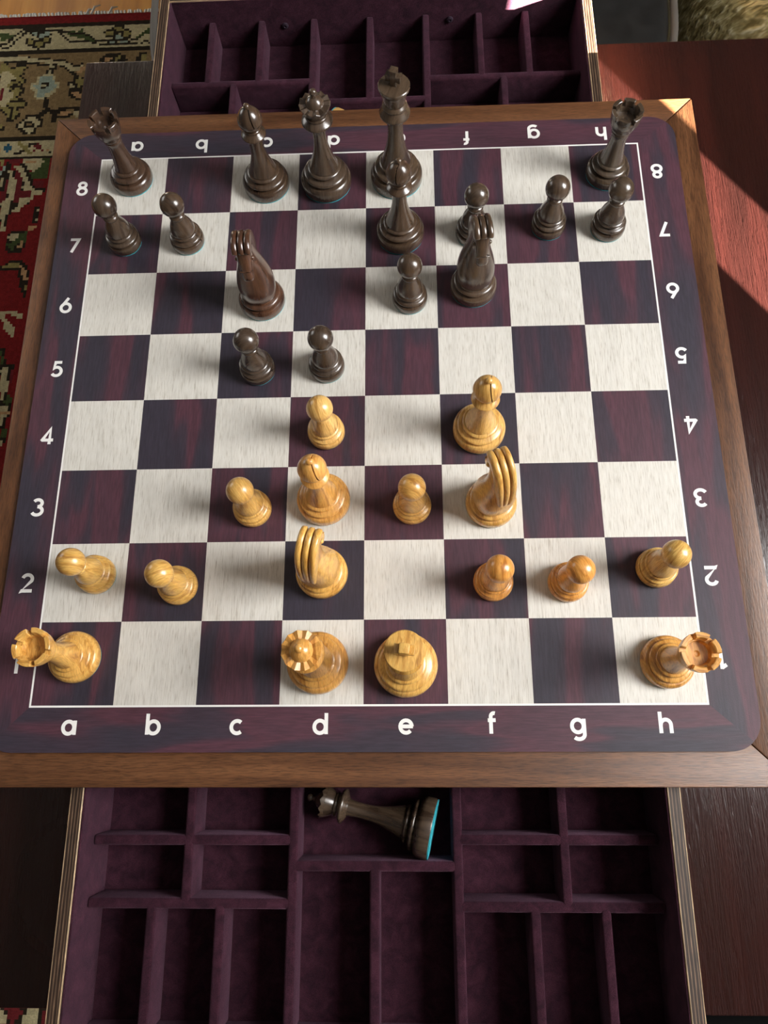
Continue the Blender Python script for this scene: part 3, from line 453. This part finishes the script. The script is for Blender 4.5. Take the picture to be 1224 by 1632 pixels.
GL.update({'1': [[(.9, 0), (.9, 13.4)], [(1.2, 12.6), (-2.2, 10.6)]], '2': [ar(0, 9.6, 3.5, 3.1, 165, -30, 16) + [(-3.6, .8), (-3.4, 1.0), (4.2, 1.0)]],
    '3': [ar(-.2, 9.9, 3.2, 2.7, 150, -90, 16), ar(-.2, 4.0, 3.9, 3.2, 90, -155, 18)], '4': [[(1.8, 0), (1.8, 12.6), (-3.8, 3.6), (-3.6, 3.4), (4.6, 3.4)]],
    '5': [[(3.4, 12.4), (-1.6, 12.4), (-2.4, 7.4)] + ar(-.3, 4.5, 3.8, 3.7, 118, -148, 18)], '6': [ar(0, 4.6, 3.8, 3.8, 0, 360, 26), [(1.6, 13.6), (-2.9, 6.6)]],
    '7': [[(-3.6, 12.4), (3.4, 12.4), (3.3, 12.1), (-1.9, 0)]], '8': [ar(0, 10.2, 2.9, 2.6, 0, 360, 24), ar(0, 3.9, 3.7, 3.3, 0, 360, 26)]})
def stroke(pts, w):
    closed = math.dist(pts[0], pts[-1]) < 1e-6; P = [Vector((p[0], p[1])) for p in pts]; 
    if closed: P = P[:-1]
    n = len(P); V = []; F = []
    for i in range(n):
        a = P[(i - 1) % n] if closed or i else P[0]; c = P[(i + 1) % n] if closed or i < n - 1 else P[-1]
        d1 = (P[i] - a).normalized() if (P[i] - a).length > 1e-9 else (c - P[i]).normalized(); d2 = (c - P[i]).normalized() if (c - P[i]).length > 1e-9 else d1
        t = (d1 + d2).normalized(); nn = Vector((-t.y, t.x)); kx = min(1.0 / max(nn.dot(Vector((-d1.y, d1.x))), .35), 1.9)
        for sgn in (1, -1): q = P[i] + nn * (w / 2 * kx * sgn); V.append((q.x / 1000, q.y / 1000, 0.0)); V.append((q.x / 1000, q.y / 1000, 0.0001))
    for i in range(n if closed else n - 1):
        a, b_ = 4 * i, 4 * ((i + 1) % n); F += [(a + 1, b_ + 1, b_ + 3, a + 3), (a, a + 2, b_ + 2, b_), (a, b_, b_ + 1, a + 1), (a + 2, a + 3, b_ + 3, b_ + 2)]
    if not closed: e = 4 * (n - 1); F += [(0, 1, 3, 2), (e, e + 2, e + 3, e + 1)]
    return V, F
GM = {k: mesh(*join(*[stroke(s, 2.45) for s in ss]), MAT['ink']) for k, ss in GL.items()}
for i, ch in enumerate('abcdefgh'):
    nm = 'printed_letter'
    link(nm, GM[ch], mt_, ((i + .5) * S - G / 2, -0.0192 - G / 2, -zt))
    link(nm, GM[ch], mt_, ((i + .5) * S - G / 2, 0.4757 - G / 2, -zt), (0, 0, math.pi))
for j, ch in enumerate('12345678'):
    link('printed_number', GM[ch], mt_, (-0.0148 - G / 2, (j + .5) * S - 0.0068 - G / 2, -zt))
    link('printed_number', GM[ch], mt_, (0.4707 - G / 2, (j + .5) * S + 0.0068 - G / 2, -zt), (0, 0, math.pi))

# ============================================================= chess pieces (profiles in mm)
def base_prof(rb, t1=.82, t2=.62):
    """turned foot: plinth, swell, torus, ring; ends at (rc, zc)"""
    k = rb / 21.5
    a, c = rb * t1, rb * t2
    return ([(0, 0.9), (rb * .975, 0.9), (rb, 2.2), (rb, 7.8 * k)] + arc(rb * .995, 8.2 * k, a + .9, 11.8 * k, .35, 8)[1:] + [(a - 2.1, 12.2 * k), (a - 2.3, 12.9 * k)]
            + arc(a - 1.4, 13.2 * k, a - 1.6, 16.8 * k, 1.35, 8)[1:] + [(c - .6, 17.5 * k), (c - 2.2, 18.2 * k)] + arc(c - 1.2, 18.5 * k, c - 1.4, 21.7 * k, 1.25, 8)
            + [(c - 2.5, 22.0 * k), (c - 2.7, 22.9 * k)])
def stem(rc, z0, rs, zs, r1, z1, n=16):
    """concave sweep from the foot up to the slim stem, then up to the collar"""
    f_ = lambda t: .30 * .5 * (1 + math.cos(math.pi * t ** .85)) + .70 * (1 - t) ** 2.2
    o = [(rs + (rc - rs) * f_(i / n), z0 + (zs - z0) * i / n) for i in range(n + 1)]
    return o + [(rs + (r1 - rs) * (i / 6) ** 2, zs + (z1 - zs) * i / 6) for i in range(1, 7)]
def sq(vf, k): return [Vector((q[0], q[1], q[2] * k)) for q in vf[0]], vf[1]
def close(p): return [(0, p[0][1])] + p + [(0, p[-1][1])]
PIECES = {}
def parts_of(kind):
    P = []
    if kind == 'pawn':
        b = [(0, .9), (13.3, .9), (13.8, 2.0), (13.9, 4.8)] + arc(13.8, 5.2, 12.9, 7.6, .25, 6)[1:] + [(11.2, 7.8), (11.1, 8.3)] + arc(11.9, 8.6, 11.6, 11.6, 1.3, 8) + [(9.9, 12.0), (9.2, 12.6)] + arc(10.3, 12.9, 10.0, 15.5, .95, 8) + [(9.0, 15.8), (8.8, 16.4)]
        P.append(('base', b + [(0, 16.4)]))
        P.append(('body', close([(9.9 * f, z) for f, z in [(1, 16.4), (1.0, 17.6), (.95, 19.6), (.89, 21.8), (.79, 24.2), (.69, 26.4), (.60, 28.6), (.53, 30.4)]] + arc(5.5, 30.9, 5.5, 33.8, .62, 8) + [(4.7, 34.3), (4.6, 35.2)])))
        P.append(('head', [(0, 34.2)] + sphere_prof(44.0, 9.35, -72, 88, 26) + [(0, 53.4)]))
    if kind == 'rook':
        P.append(('base', base_prof(17.6, .84, .65) + [(0, 18.7)]))
        P.append(('body', close(stem(9.2, 18.6, 6.3, 41, 6.9, 46))))
        P.append(('collar', close(arc(6.6, 45.4, 7.0, 48.2, .45) + [(6.9, 48.4)] + arc(7.2, 48.6, 8.2, 51.4, .35))))
        P.append(('cup', close([(8.2, 51.2), (9.4, 53.0), (10.7, 57), (11.5, 61.4), (11.6, 62.8), (7.6, 62.6), (7.1, 60.2), (6.9, 58.8), (2.0, 58.6), (1.5, 57.9), (1.2, 57.4)])))
    if kind == 'bishop':
        P.append(('base', base_prof(19.3, .88, .70) + [(0, 20.5)]))
        P.append(('body', close(stem(11.3, 20.4, 5.6, 47, 6.0, 57))))
        P.append(('collar', close([(5.6, 56.4), (8.0, 57.6)] + arc(9.2, 58.2, 9.3, 60.2, .5, 6) + [(7.4, 61.6), (6.2, 62.8)] + arc(6.0, 63.2, 5.8, 65.2, .5, 5))))
        hd = [(0, 64.6), (5.2, 64.8)] + [(9.6 * math.cos(R(a)) * (1 - .10 * max(0, math.sin(R(a)))), 73.6 + (8.6 if a < 0 else 11.3) * math.sin(R(a))) for a in range(-50, 81, 5)] + [(1.5, 84.9), (0, 84.9)]
        P.append(('head', hd))
        P.append(('finial', [(0, 84.2), (1.7, 84.3), (1.6, 85.2)] + sphere_prof(86.8, 2.4, -55, 85, 10, .85) + [(0, 88.8)]))
    if kind == 'knight':
        rb = 18.3; k = rb / 21.5
        P.append(('base', [(0, .9), (rb * .975, .9), (rb, 2.2), (rb, 6.2)] + arc(rb, 6.2, rb * .92, 9.6, .30, 8)[1:] + [(rb * .80, 10.0), (rb * .79, 10.6)] + arc(rb * .81, 10.9, rb * .80, 14.2, 1.3, 8) + [(rb * .72, 14.5), (rb * .70, 15.2), (rb * .70, 16.2), (0, 16.2)]))
    if kind == 'queen':
        P.append(('base', base_prof(20.9, .85, .66) + [(0, 22.2)]))
        P.append(('body', close(stem(11.6, 22.1, 5.2, 53, 6.2, 65))))
        P.append(('collar', close([(6.0, 64.4), (9.0, 66.0)] + arc(11.6, 67.4, 11.7, 69.8, .55, 6) + [(9.8, 71.4), (8.4, 72.4)] + arc(8.4, 72.6, 8.2, 74.8, .5, 5))))
        P.append(('cup', close([(7.6, 74.6), (8.4, 76.0), (9.6, 78.6), (11.2, 82.4), (10.8, 82.7), (6.8, 82.2)])))
        P.append(('dome', [(0, 81.6), (7.3, 81.8)] + [(7.2 * math.cos(R(a)), 82.2 + 8.4 * math.sin(R(a))) for a in range(0, 76, 6)] + [(1.9, 91.2), (1.7, 92.0)] + sphere_prof(94.4, 2.7, -50, 78, 10, 1.0) + [(0, 97.0)]))
    if kind == 'king':
        P.append(('base', base_prof(21.5, .86, .65) + [(0, 22.9)]))
        P.append(('body', close(stem(11.8, 22.8, 6.0, 57, 6.9, 69))))
        P.append(('collar', close([(6.6, 68.4), (9.4, 70.2)] + arc(11.3, 71.4, 11.4, 74.0, .40, 6) + [(9.4, 76.6), (8.8, 78.0)] + arc(9.0, 78.6, 9.0, 81.0, .5, 6) + [(8.0, 82.4)])))
        P.append(('crown', close([(7.8, 82.2), (8.6, 86.0), (9.6, 91.2), (10.4, 94.2), (11.7, 95.8), (11.8, 97.6), (11.3, 98.2), (6.0, 98.9), (0.8, 99.2)])))
    return P
def petals():
    """queen's coronet: twelve pointed petals round the dome"""
    n = 12; V = []; F = []
    for i in range(n * 2):
        a = math.pi * (i + .5) / n; pk = i % 2 == 0; c, s = math.cos(a), math.sin(a)
        for r, z in ((6.9, 80.6), (10.9, 81.0), (12.0 if pk else 11.7, 84.6 if pk else 82.9), (11.8 if pk else 11.4, 85.0 if pk else 83.1), (6.9, 84.4 if pk else 84.0)):
            V.append((r * c / 1000, r * s / 1000, z / 1000))
    m = n * 2
    for i in range(m):
        j = (i + 1) % m
        for k_ in range(5): l = (k_ + 1) % 5; F.append((5 * i + k_, 5 * j + k_, 5 * j + l, 5 * i + l))
    return V, F
def merlon():
    V = []; n = 6; w = 22.5
    for i in range(n + 1):
        a = R(-w + 2 * w * i / n)
        for r, z in ((11.5, 62.4), (12.0, 67.2), (8.9, 67.0), (7.6, 62.4)): V.append((r * math.cos(a) / 1000, r * math.sin(a) / 1000, z / 1000))
    F = [(0, 1, 2, 3), tuple(4 * n + q for q in (3, 2, 1, 0))]
    for i in range(n):
        for k_ in range(4): l = (k_ + 1) % 4; F.append((4 * i + k_, 4 * i + l, 4 * i + 4 + l, 4 * i + 4 + k_))
    return V, F
def cross():
    pts = [(-2.6, 98.6), (2.6, 98.6), (1.9, 101.6), (2.1, 102.6), (5.0, 101.8), (5.2, 107.2), (2.1, 106.2), (2.6, 110.6), (-2.6, 110.6), (-2.1, 106.2), (-5.2, 107.2), (-5.0, 101.8), (-2.1, 102.6), (-1.9, 101.6)]
    n = len(pts); V = [(x * 1.12 / 1000, y / 1000, (98.6 + (z - 98.6) * 1.08) / 1000) for y in (-2.9, 2.9) for x, z in pts]
    return V, [tuple(range(n)), tuple(range(n, 2 * n))[::-1]] + [(i, (i + 1) % n, n + (i + 1) % n, n + i) for i in range(n)]
def loft(secs, seg=28, pw=2.3):
    """secs: (centre y, centre z, half width x, half depth, tilt) ; the depth axis is (cos tilt, sin tilt) in the y-z plane"""
    V = []; F = []
    for cy, cz, hw, hd, t in secs:
        for k_ in range(seg):
            a = 2 * math.pi * k_ / seg; c, s = math.cos(a), math.sin(a); x_ = hw * math.copysign(abs(c) ** (2 / pw), c); d = hd * math.copysign(abs(s) ** (2 / pw), s)
            V.append((x_ / 1000, (cy + d * math.cos(R(t))) / 1000, (cz + d * math.sin(R(t))) / 1000))
    for i in range(len(secs) - 1):
        for k_ in range(seg): j = (k_ + 1) % seg; F.append((i * seg + k_, i * seg + j, (i + 1) * seg + j, (i + 1) * seg + k_))
    F.append(tuple(range(seg))[::-1]); F.append(tuple(range((len(secs) - 1) * seg, len(secs) * seg)))
    return V, F
def interp(secs, n=4):
    """Catmull-Rom through the sections"""
    o = []
    for i in range(len(secs) - 1):
        p = [secs[max(i - 1, 0)], secs[i], secs[i + 1], secs[min(i + 2, len(secs) - 1)]]
        for k_ in range(n):
            t = k_ / n; o.append(tuple(.5 * (2 * b_ + (c - a) * t + (2 * a - 5 * b_ + 4 * c - d) * t * t + (3 * b_ - a - 3 * c + d) * t ** 3) for a, b_, c, d in zip(*p)))
    return o + [secs[-1]]
def knight_parts(mat):
    neck = [(0, 15.4, 12.4, 12.4, 0), (0, 17.5, 13.6, 13.6, 0), (0, 24, 14.3, 14.4, 0), (-.4, 31, 14.0, 14.0, 2), (-1.6, 39, 12.4, 12.0, 5), (-2.4, 48, 9.8, 10.2, 8), (-1.8, 57, 7.8, 9.2, 10), (0.2, 66, 6.8, 8.6, 12), (2.2, 73, 6.2, 7.2, 14), (3.2, 77, 4.6, 4.6, 16)]
    head = [(-1, 71, 5.4, 7.5, 58), (3.5, 69.2, 5.8, 8.2, 57), (7.5, 66, 5.5, 7.4, 54), (10.6, 61.6, 4.8, 5.9, 50), (12.6, 57.6, 4.3, 5.0, 46), (14.0, 53.8, 4.3, 4.6, 42), (14.8, 51.2, 3.4, 3.4, 38)]
    out = [('neck', mesh(*loft(interp(neck)), mat, 60)), ('head', mesh(*loft(interp(head), 24, 2.6), mat, 60))]
    for dx in (-1, 0, 1):
        path = [(dx * 4.55, 10.2, 75.4, 2.0, 3.4), (dx * 4.6, 9.0, 76.6, 2.25, 4.8), (dx * 4.6, 4.5, 78.6, 2.25, 5.2), (dx * 4.6, -2, 76.6, 2.25, 5.2), (dx * 4.5, -6.2, 71, 2.2, 5.2), (dx * 4.3, -9.0, 64, 2.1, 5.0), (dx * 3.9, -11.0, 56, 1.9, 4.6), (dx * 3.3, -12.6, 48, 1.6, 3.6), (dx * 2.8, -12.9, 43, 1.6, 2.6), (dx * 2.6, -12.4, 41, .8, 1.2)]
        path = interp(path, 4); n = len(path); V = []; F = []; seg = 12
        for i, p in enumerate(path):
            a, b_ = path[max(i - 1, 0)], path[min(i + 1, n - 1)]; t = Vector((0, b_[1] - a[1], b_[2] - a[2])).normalized(); q = t.cross(Vector((1, 0, 0)))
            for k_ in range(seg):
                w = 2 * math.pi * k_ / seg; cw, sw = math.cos(w), math.sin(w); o = Vector((p[0] + math.copysign(abs(cw) ** .45, cw) * p[3], p[1], p[2])) + q * math.copysign(abs(sw) ** .5, sw) * p[4]; V.append(o / 1000)
        for i in range(n - 1):
            for k_ in range(seg): j = (k_ + 1) % seg; F.append((i * seg + k_, i * seg + j, (i + 1) * seg + j, (i + 1) * seg + k_))
        F += [tuple(range(seg))[::-1], tuple(range((n - 1) * seg, n * seg))]
        out.append(('mane', mesh(V, F, mat, 60)))
    for sx in (-1, 1):
        V = []; v, f = lathe([(0, -1.5)] + sphere_prof(0, 1.7, -80, 80, 8) + [(0, 1.7)], 12)
        out.append(('eye', mesh([Vector((sx * .0054, .0080, .0672)) + Vector(q) for q in v], f, mat, 60)))
    v, f = tube([(-.0046, .0150, .0610), (0, .0158, .0618), (.0046, .0150, .0610)], .0007, 6)
    out.append(('bridle_groove', mesh(v, f, mat, 60)))
    return out
def bake(me, cut):
    a = bpy.data.objects.new('a', me); b_ = bpy.data.objects.new('b', cut); COL.objects.link(a); COL.objects.link(b_)
    md = a.modifiers.new('c', 'BOOLEAN'); md.object = b_; md.operation = 'DIFFERENCE'; md.solver = 'EXACT'
    dg = bpy.context.evaluated_depsgraph_get(); dg.update(); r = bpy.data.meshes.new_from_object(a.evaluated_get(dg))
    bpy.data.objects.remove(a); bpy.data.objects.remove(b_); return r
def piece_meshes(kind, shade):
    key = (kind, shade)
    if key in PIECES: return PIECES[key]
    mat = MAT['box'] if shade == 'honey' else MAT['ebon']; out = []
    rf = dict(pawn=13.1, rook=17.0, bishop=18.7, knight=17.7, queen=20.3, king=20.9)[kind]
    out.append(('felt_pad', mesh(*lathe([(0, 0), (rf, 0), (rf, .95), (0, .95)], 48), MAT['felt'], 40)))
    zs = dict(king=.956, queen=.975, bishop=.945, rook=.978, pawn=1.015, knight=.97)[kind]
    for nm, pr in parts_of(kind):
        pr = [(q[0], q[1] * zs) for q in pr]
        me = mesh(*lathe(pr, 64), mat, 32)
        if kind == 'bishop' and nm == 'head':
            v, f = boxv(-.00042, .00042, -.02, .02, -.0040, .02); rot = Matrix.Rotation(R(-14), 3, 'Y'); t = Vector((.0030, 0, .0765 * zs))
            me = bake(me, mesh([rot @ Vector(q) + t for q in v], f, MAT['cut']))
            me.shade_smooth(); me.set_sharp_from_angle(angle=R(32))
        out.append((nm, me))
    if kind == 'queen': out.append(('coronet', mesh(*sq(petals(), zs), mat, 20)))
    if kind == 'king': out.append(('cross', mesh(*sq(cross(), zs), mat, 30, .0005, 2)))
    if kind == 'rook':
        mm = mesh(*sq(merlon(), zs), mat, 30, .0003, 1)
        for i in range(6): out.append(('merlon', mm, R(60 * i + 8)))
    if kind == 'knight': out += knight_parts(mat)
    PIECES[key] = out; return out
def piece(kind, shade, x, y, label, rz=0.0, tint=(1, 1, 1), rot=None, z=0.0, group=None):
    e = empty('chess_' + kind, (x, y, z + ZF), label, kind, group or ('%s %ss' % ('honey boxwood' if shade == 'honey' else 'dark stained', kind)))
    e.rotation_euler = rot if rot is not None else (0, 0, rz)
    for q in piece_meshes(kind, shade):
        o = link(q[0], q[1], e, (0, 0, 0), (0, 0, q[2] if len(q) > 2 else 0)); o.color = (*tint, 1)
    return e
D_, H_ = 'dark', 'honey'
dk = lambda k_, s, x: 'dark brown wooden %s standing on square %s%s' % (k_, s, x)
hn = lambda k_, s, x: 'honey coloured boxwood %s standing on square %s%s' % (k_, s, x)
T1 = (1.05, .82, .62); T2 = (1.0, .86, .70)
for kind, sh, sq_, x, y, rz, tint, ex in (
    ('rook', D_, 'a8', .0287, .4350, .25, (1, .85, .8), ', far left corner'), ('bishop', D_, 'c8', .1445, .4259, 0, (1, .92, .85), ''), ('queen', D_, 'd8', .1953, .4261, 0, (1, 1, 1), ', twelve petalled coronet'),
    ('king', D_, 'e8', .2542, .4285, -.35, (1.1, 1.1, 1.05), ', cross on its flat crown'), ('rook', D_, 'h8', .4288, .4269, .1, (1.05, 1.1, 1.1), ', far right corner'),
    ('pawn', D_, 'a7', .0286, .3721, 0, (1, 1, 1), ' below the rook'), ('pawn', D_, 'b7', .0815, .3714, 1, (1.05, 1, .95), ''), ('pawn', D_, 'f7', .3154, .3715, 2, (.95, .95, .95), ', half hidden behind a knight'),
    ('pawn', D_, 'g7', .3769, .3764, 3, (1.1, 1.1, 1.1), ''), ('pawn', D_, 'h7', .4242, .3731, 4, (1, 1.02, 1.02), ' in front of the rook'), ('bishop', D_, 'e7', .2568, .3723, -.6, (1.1, 1.02, .95), ', in front of the king'),
    ('knight', D_, 'c6', .1460, .3130, math.pi + .05, (1.25, .85, .72), ', facing the viewer'), ('knight', D_, 'f6', .3141, .3206, math.pi + .12, (1.1, 1.05, 1.0), ', facing the viewer'),
    ('pawn', D_, 'e6', .2638, .3112, 0, (1, .95, .9), ', foremost dark piece on its file'), ('pawn', D_, 'c5', .1452, .2519, 5, (.95, .95, .98), ''), ('pawn', D_, 'd5', .1990, .2527, 3, (.9, .9, .92), ', facing a pale pawn'),
    ('pawn', H_, 'd4', .1997, .1977, .3, (1.12, 1.15, 1.2), ', foremost of the pale pawns'), ('bishop', H_, 'f4', .3136, .1977, -.1, (1, 1, .95), ''), ('pawn', H_, 'e3', .2631, .1387, 1.2, (1, .95, .85), ''),
    ('knight', H_, 'f3', .3199, .1399, .30, (1, .96, .85), ', seen from behind'), ('pawn', H_, 'c3', .1470, .1382, .6, (1, .98, .9), ''), ('bishop', H_, 'd3', .1990, .1442, .1, (1.05, .92, .78), ', streaky turned grain'),
    ('knight', H_, 'd2', .1988, .0898, -.22, (1.05, 1.0, .8), ', seen from behind'), ('pawn', H_, 'a2', .0369, .0903, 1.6, (1, 1, .9), ''), ('pawn', H_, 'b2', .0967, .0818, 2.0, (1, .98, .85), ''),
    ('pawn', H_, 'f2', .3189, .0824, 0, T1, ', orange brown'), ('pawn', H_, 'g2', .3705, .0813, .4, T1, ', orange brown'), ('pawn', H_, 'h2', .4322, .0908, 2.4, (1, 1.05, 1.0), ''),
    ('rook', H_, 'a1', .0284, .0323, .1, (1.05, 1, .85), ', near left corner'), ('queen', H_, 'd1', .1974, .0273, .1, T2, ', twelve petalled coronet'),
    ('king', H_, 'e1', .2574, .0254, -.12, (1.0, .98, .85), ', cross on its flat crown'), ('rook', H_, 'h1', .4323, .0264, .2, T2, ', near right corner')):
    piece(kind, sh, x, y, (dk if sh == D_ else hn)(kind, sq_, ex), rz, tint)
# spare queens lying in the drawers' middle compartments
def lying(shade, bc, tip, label, zb):
    """foot centre bc -> head tip, resting on the compartment floor"""
    a, b_ = Vector(bc), Vector(tip); d = (b_ - a).normalized()
    q = d.to_track_quat('Z', 'Y')
    return piece('queen', shade, a.x, a.y, label, rot=q.to_euler(), z=a.z, group='spare queens in the drawers')
lying(D_, (.2752, -.0840, FL + .0214), (.1820, -.0625, FL + .0124), 'dark brown spare queen lying on its side in the near drawer, turquoise felt showing', 0)
lying(H_, (.1900, .5335, FL + .0214), (.2770, .4950, FL + .0124), 'pale boxwood spare queen lying in the far drawer, mostly hidden under the board', 0)

# ============================================================= things beyond the table
def ottoman():
    t = empty('leather_ottoman', (0.27, 1.03, 0.0088), 'large black leather ottoman behind the table', 'ottoman')
    def se(a, rx, ry, p=7.0): c, s = math.cos(a), math.sin(a); return rx * math.copysign(abs(c) ** (2 / p), c), ry * math.copysign(abs(s) ** (2 / p), s)
    n = 96; prof = [(0.93, 0.0), (0.97, .01), (.985, .05), (1.0, .20), (1.0, .37), (.99, .392), (.965, .406), (.93, .411), (.6, .413), (.2, .413)]
    V = []; F = []
    for s, z in prof:
        for i in range(n): x_, y_ = se(2 * math.pi * i / n, .31 * s, .38 * s); V.append((x_, y_, z))
    for i in range(len(prof) - 1):
        for k_ in range(n): j = (k_ + 1) % n; F.append((i * n + k_, i * n + j, (i + 1) * n + j, (i + 1) * n + k_))
    F += [tuple(range(n))[::-1], tuple(range((len(prof) - 1) * n, len(prof) * n))]
    link('cushion', mesh(V, F, MAT['leather'], 50), t)
    pth = [(*se(2 * math.pi * i / n, .307, .377), .404) for i in range(n)]; V = []; F = []
    for i, p in enumerate(pth):
        a = Vector(pth[i - 1]); c = Vector(pth[(i + 1) % n]); tt = (c - a).normalized(); nn = tt.cross(Vector((0, 0, 1)))
        for k_ in range(8): w = 2 * math.pi * k_ / 8; V.append(Vector(p) + nn * math.cos(w) * .0045 + Vector((0, 0, 1)) * math.sin(w) * .0045)
    for i in range(n):
        for k_ in range(8): j = (k_ + 1) % 8; i2 = (i + 1) % n; F.append((i * 8 + k_, i * 8 + j, i2 * 8 + j, i2 * 8 + k_))
    link('piping', mesh(V, F, MAT['pipe'], 60), t)
ottoman()
def gold_bag():
    m, nt, b = newmat('gold_crinkled_fabric')
    n1 = noise(nt, coords(nt, (14, 190, 60), rand=False, rot=(0, 0, .6)), 1.0, 2.0, .6, .15); n2 = noise(nt, coords(nt, (14, 190, 60), rand=False, rot=(0, 0, -.8)), 1.0, 2.0, .6, .15)
    mx = N(nt, 'ShaderNodeMath', operation='MAXIMUM'); nt.links.new(n1, mx.inputs[0]); nt.links.new(n2, mx.inputs[1])
    nt.links.new(ramp(nt, mx.outputs[0], [(.45, (.22, .165, .06)), (.60, (.50, .41, .19)), (.72, (.85, .78, .50))]), b.inputs['Base Color'])
    b.inputs['Metallic'].default_value = .45; b.inputs['Roughness'].default_value = .38; bump(nt, b, mx.outputs[0], .9, .004)
    c = Vector((0.985, 1.06, 0.008)); n, mrow = 48, 20; V = []; F = []
    rnd = random.Random(4)
    for i in range(mrow + 1):
        ph = -math.pi / 2 + math.pi * i / mrow
        for k_ in range(n):
            a = 2 * math.pi * k_ / n; cp = math.copysign(abs(math.cos(ph)) ** .45, math.cos(ph)); sp_ = math.copysign(abs(math.sin(ph)) ** .6, math.sin(ph))
            x_ = .36 * cp * math.copysign(abs(math.cos(a)) ** .6, math.cos(a)); y_ = .26 * cp * math.copysign(abs(math.sin(a)) ** .6, math.sin(a)); z_ = .20 + .20 * sp_
            w = .006 * math.sin(17 * a + 5 * ph) * math.cos(ph); V.append((x_ * (1 + w), y_ * (1 + w), z_ + .006 * math.sin(40 * x_) * math.sin(33 * y_) * (1 if 1 < i < mrow else 0)))
    for i in range(mrow):
        for k_ in range(n): j = (k_ + 1) % n; F.append((i * n + k_, i * n + j, (i + 1) * n + j, (i + 1) * n + k_))
    o = link('floor_cushion', mesh(V, F, m, 80), None, c, (0, 0, -.12)); tag(o, 'gold crinkled fabric floor cushion behind the table, right of the black ottoman', 'cushion')
gold_bag()

def dark_slab():  # added object, coloured black so the strip past the table stays dark
    t = empty('darkness_block', (0.72, -0.50, 0.0088), 'black block added for darkness past the near right edge of the table', 'block')
    v, f = boxv(-.30, .30, -.27, .27, .30, .38); link('dark_slab', mesh(v, f, MAT['dark_fill'], 50, .02, 3), t)
    for sx in (-1, 1):
        for sy in (-1, 1): v, f = boxv(sx * .27 - .02, sx * .27 + .02, sy * .24 - .02, sy * .24 + .02, 0, .302); link('leg', mesh(v, f, MAT['dark_fill']), t)
dark_slab()
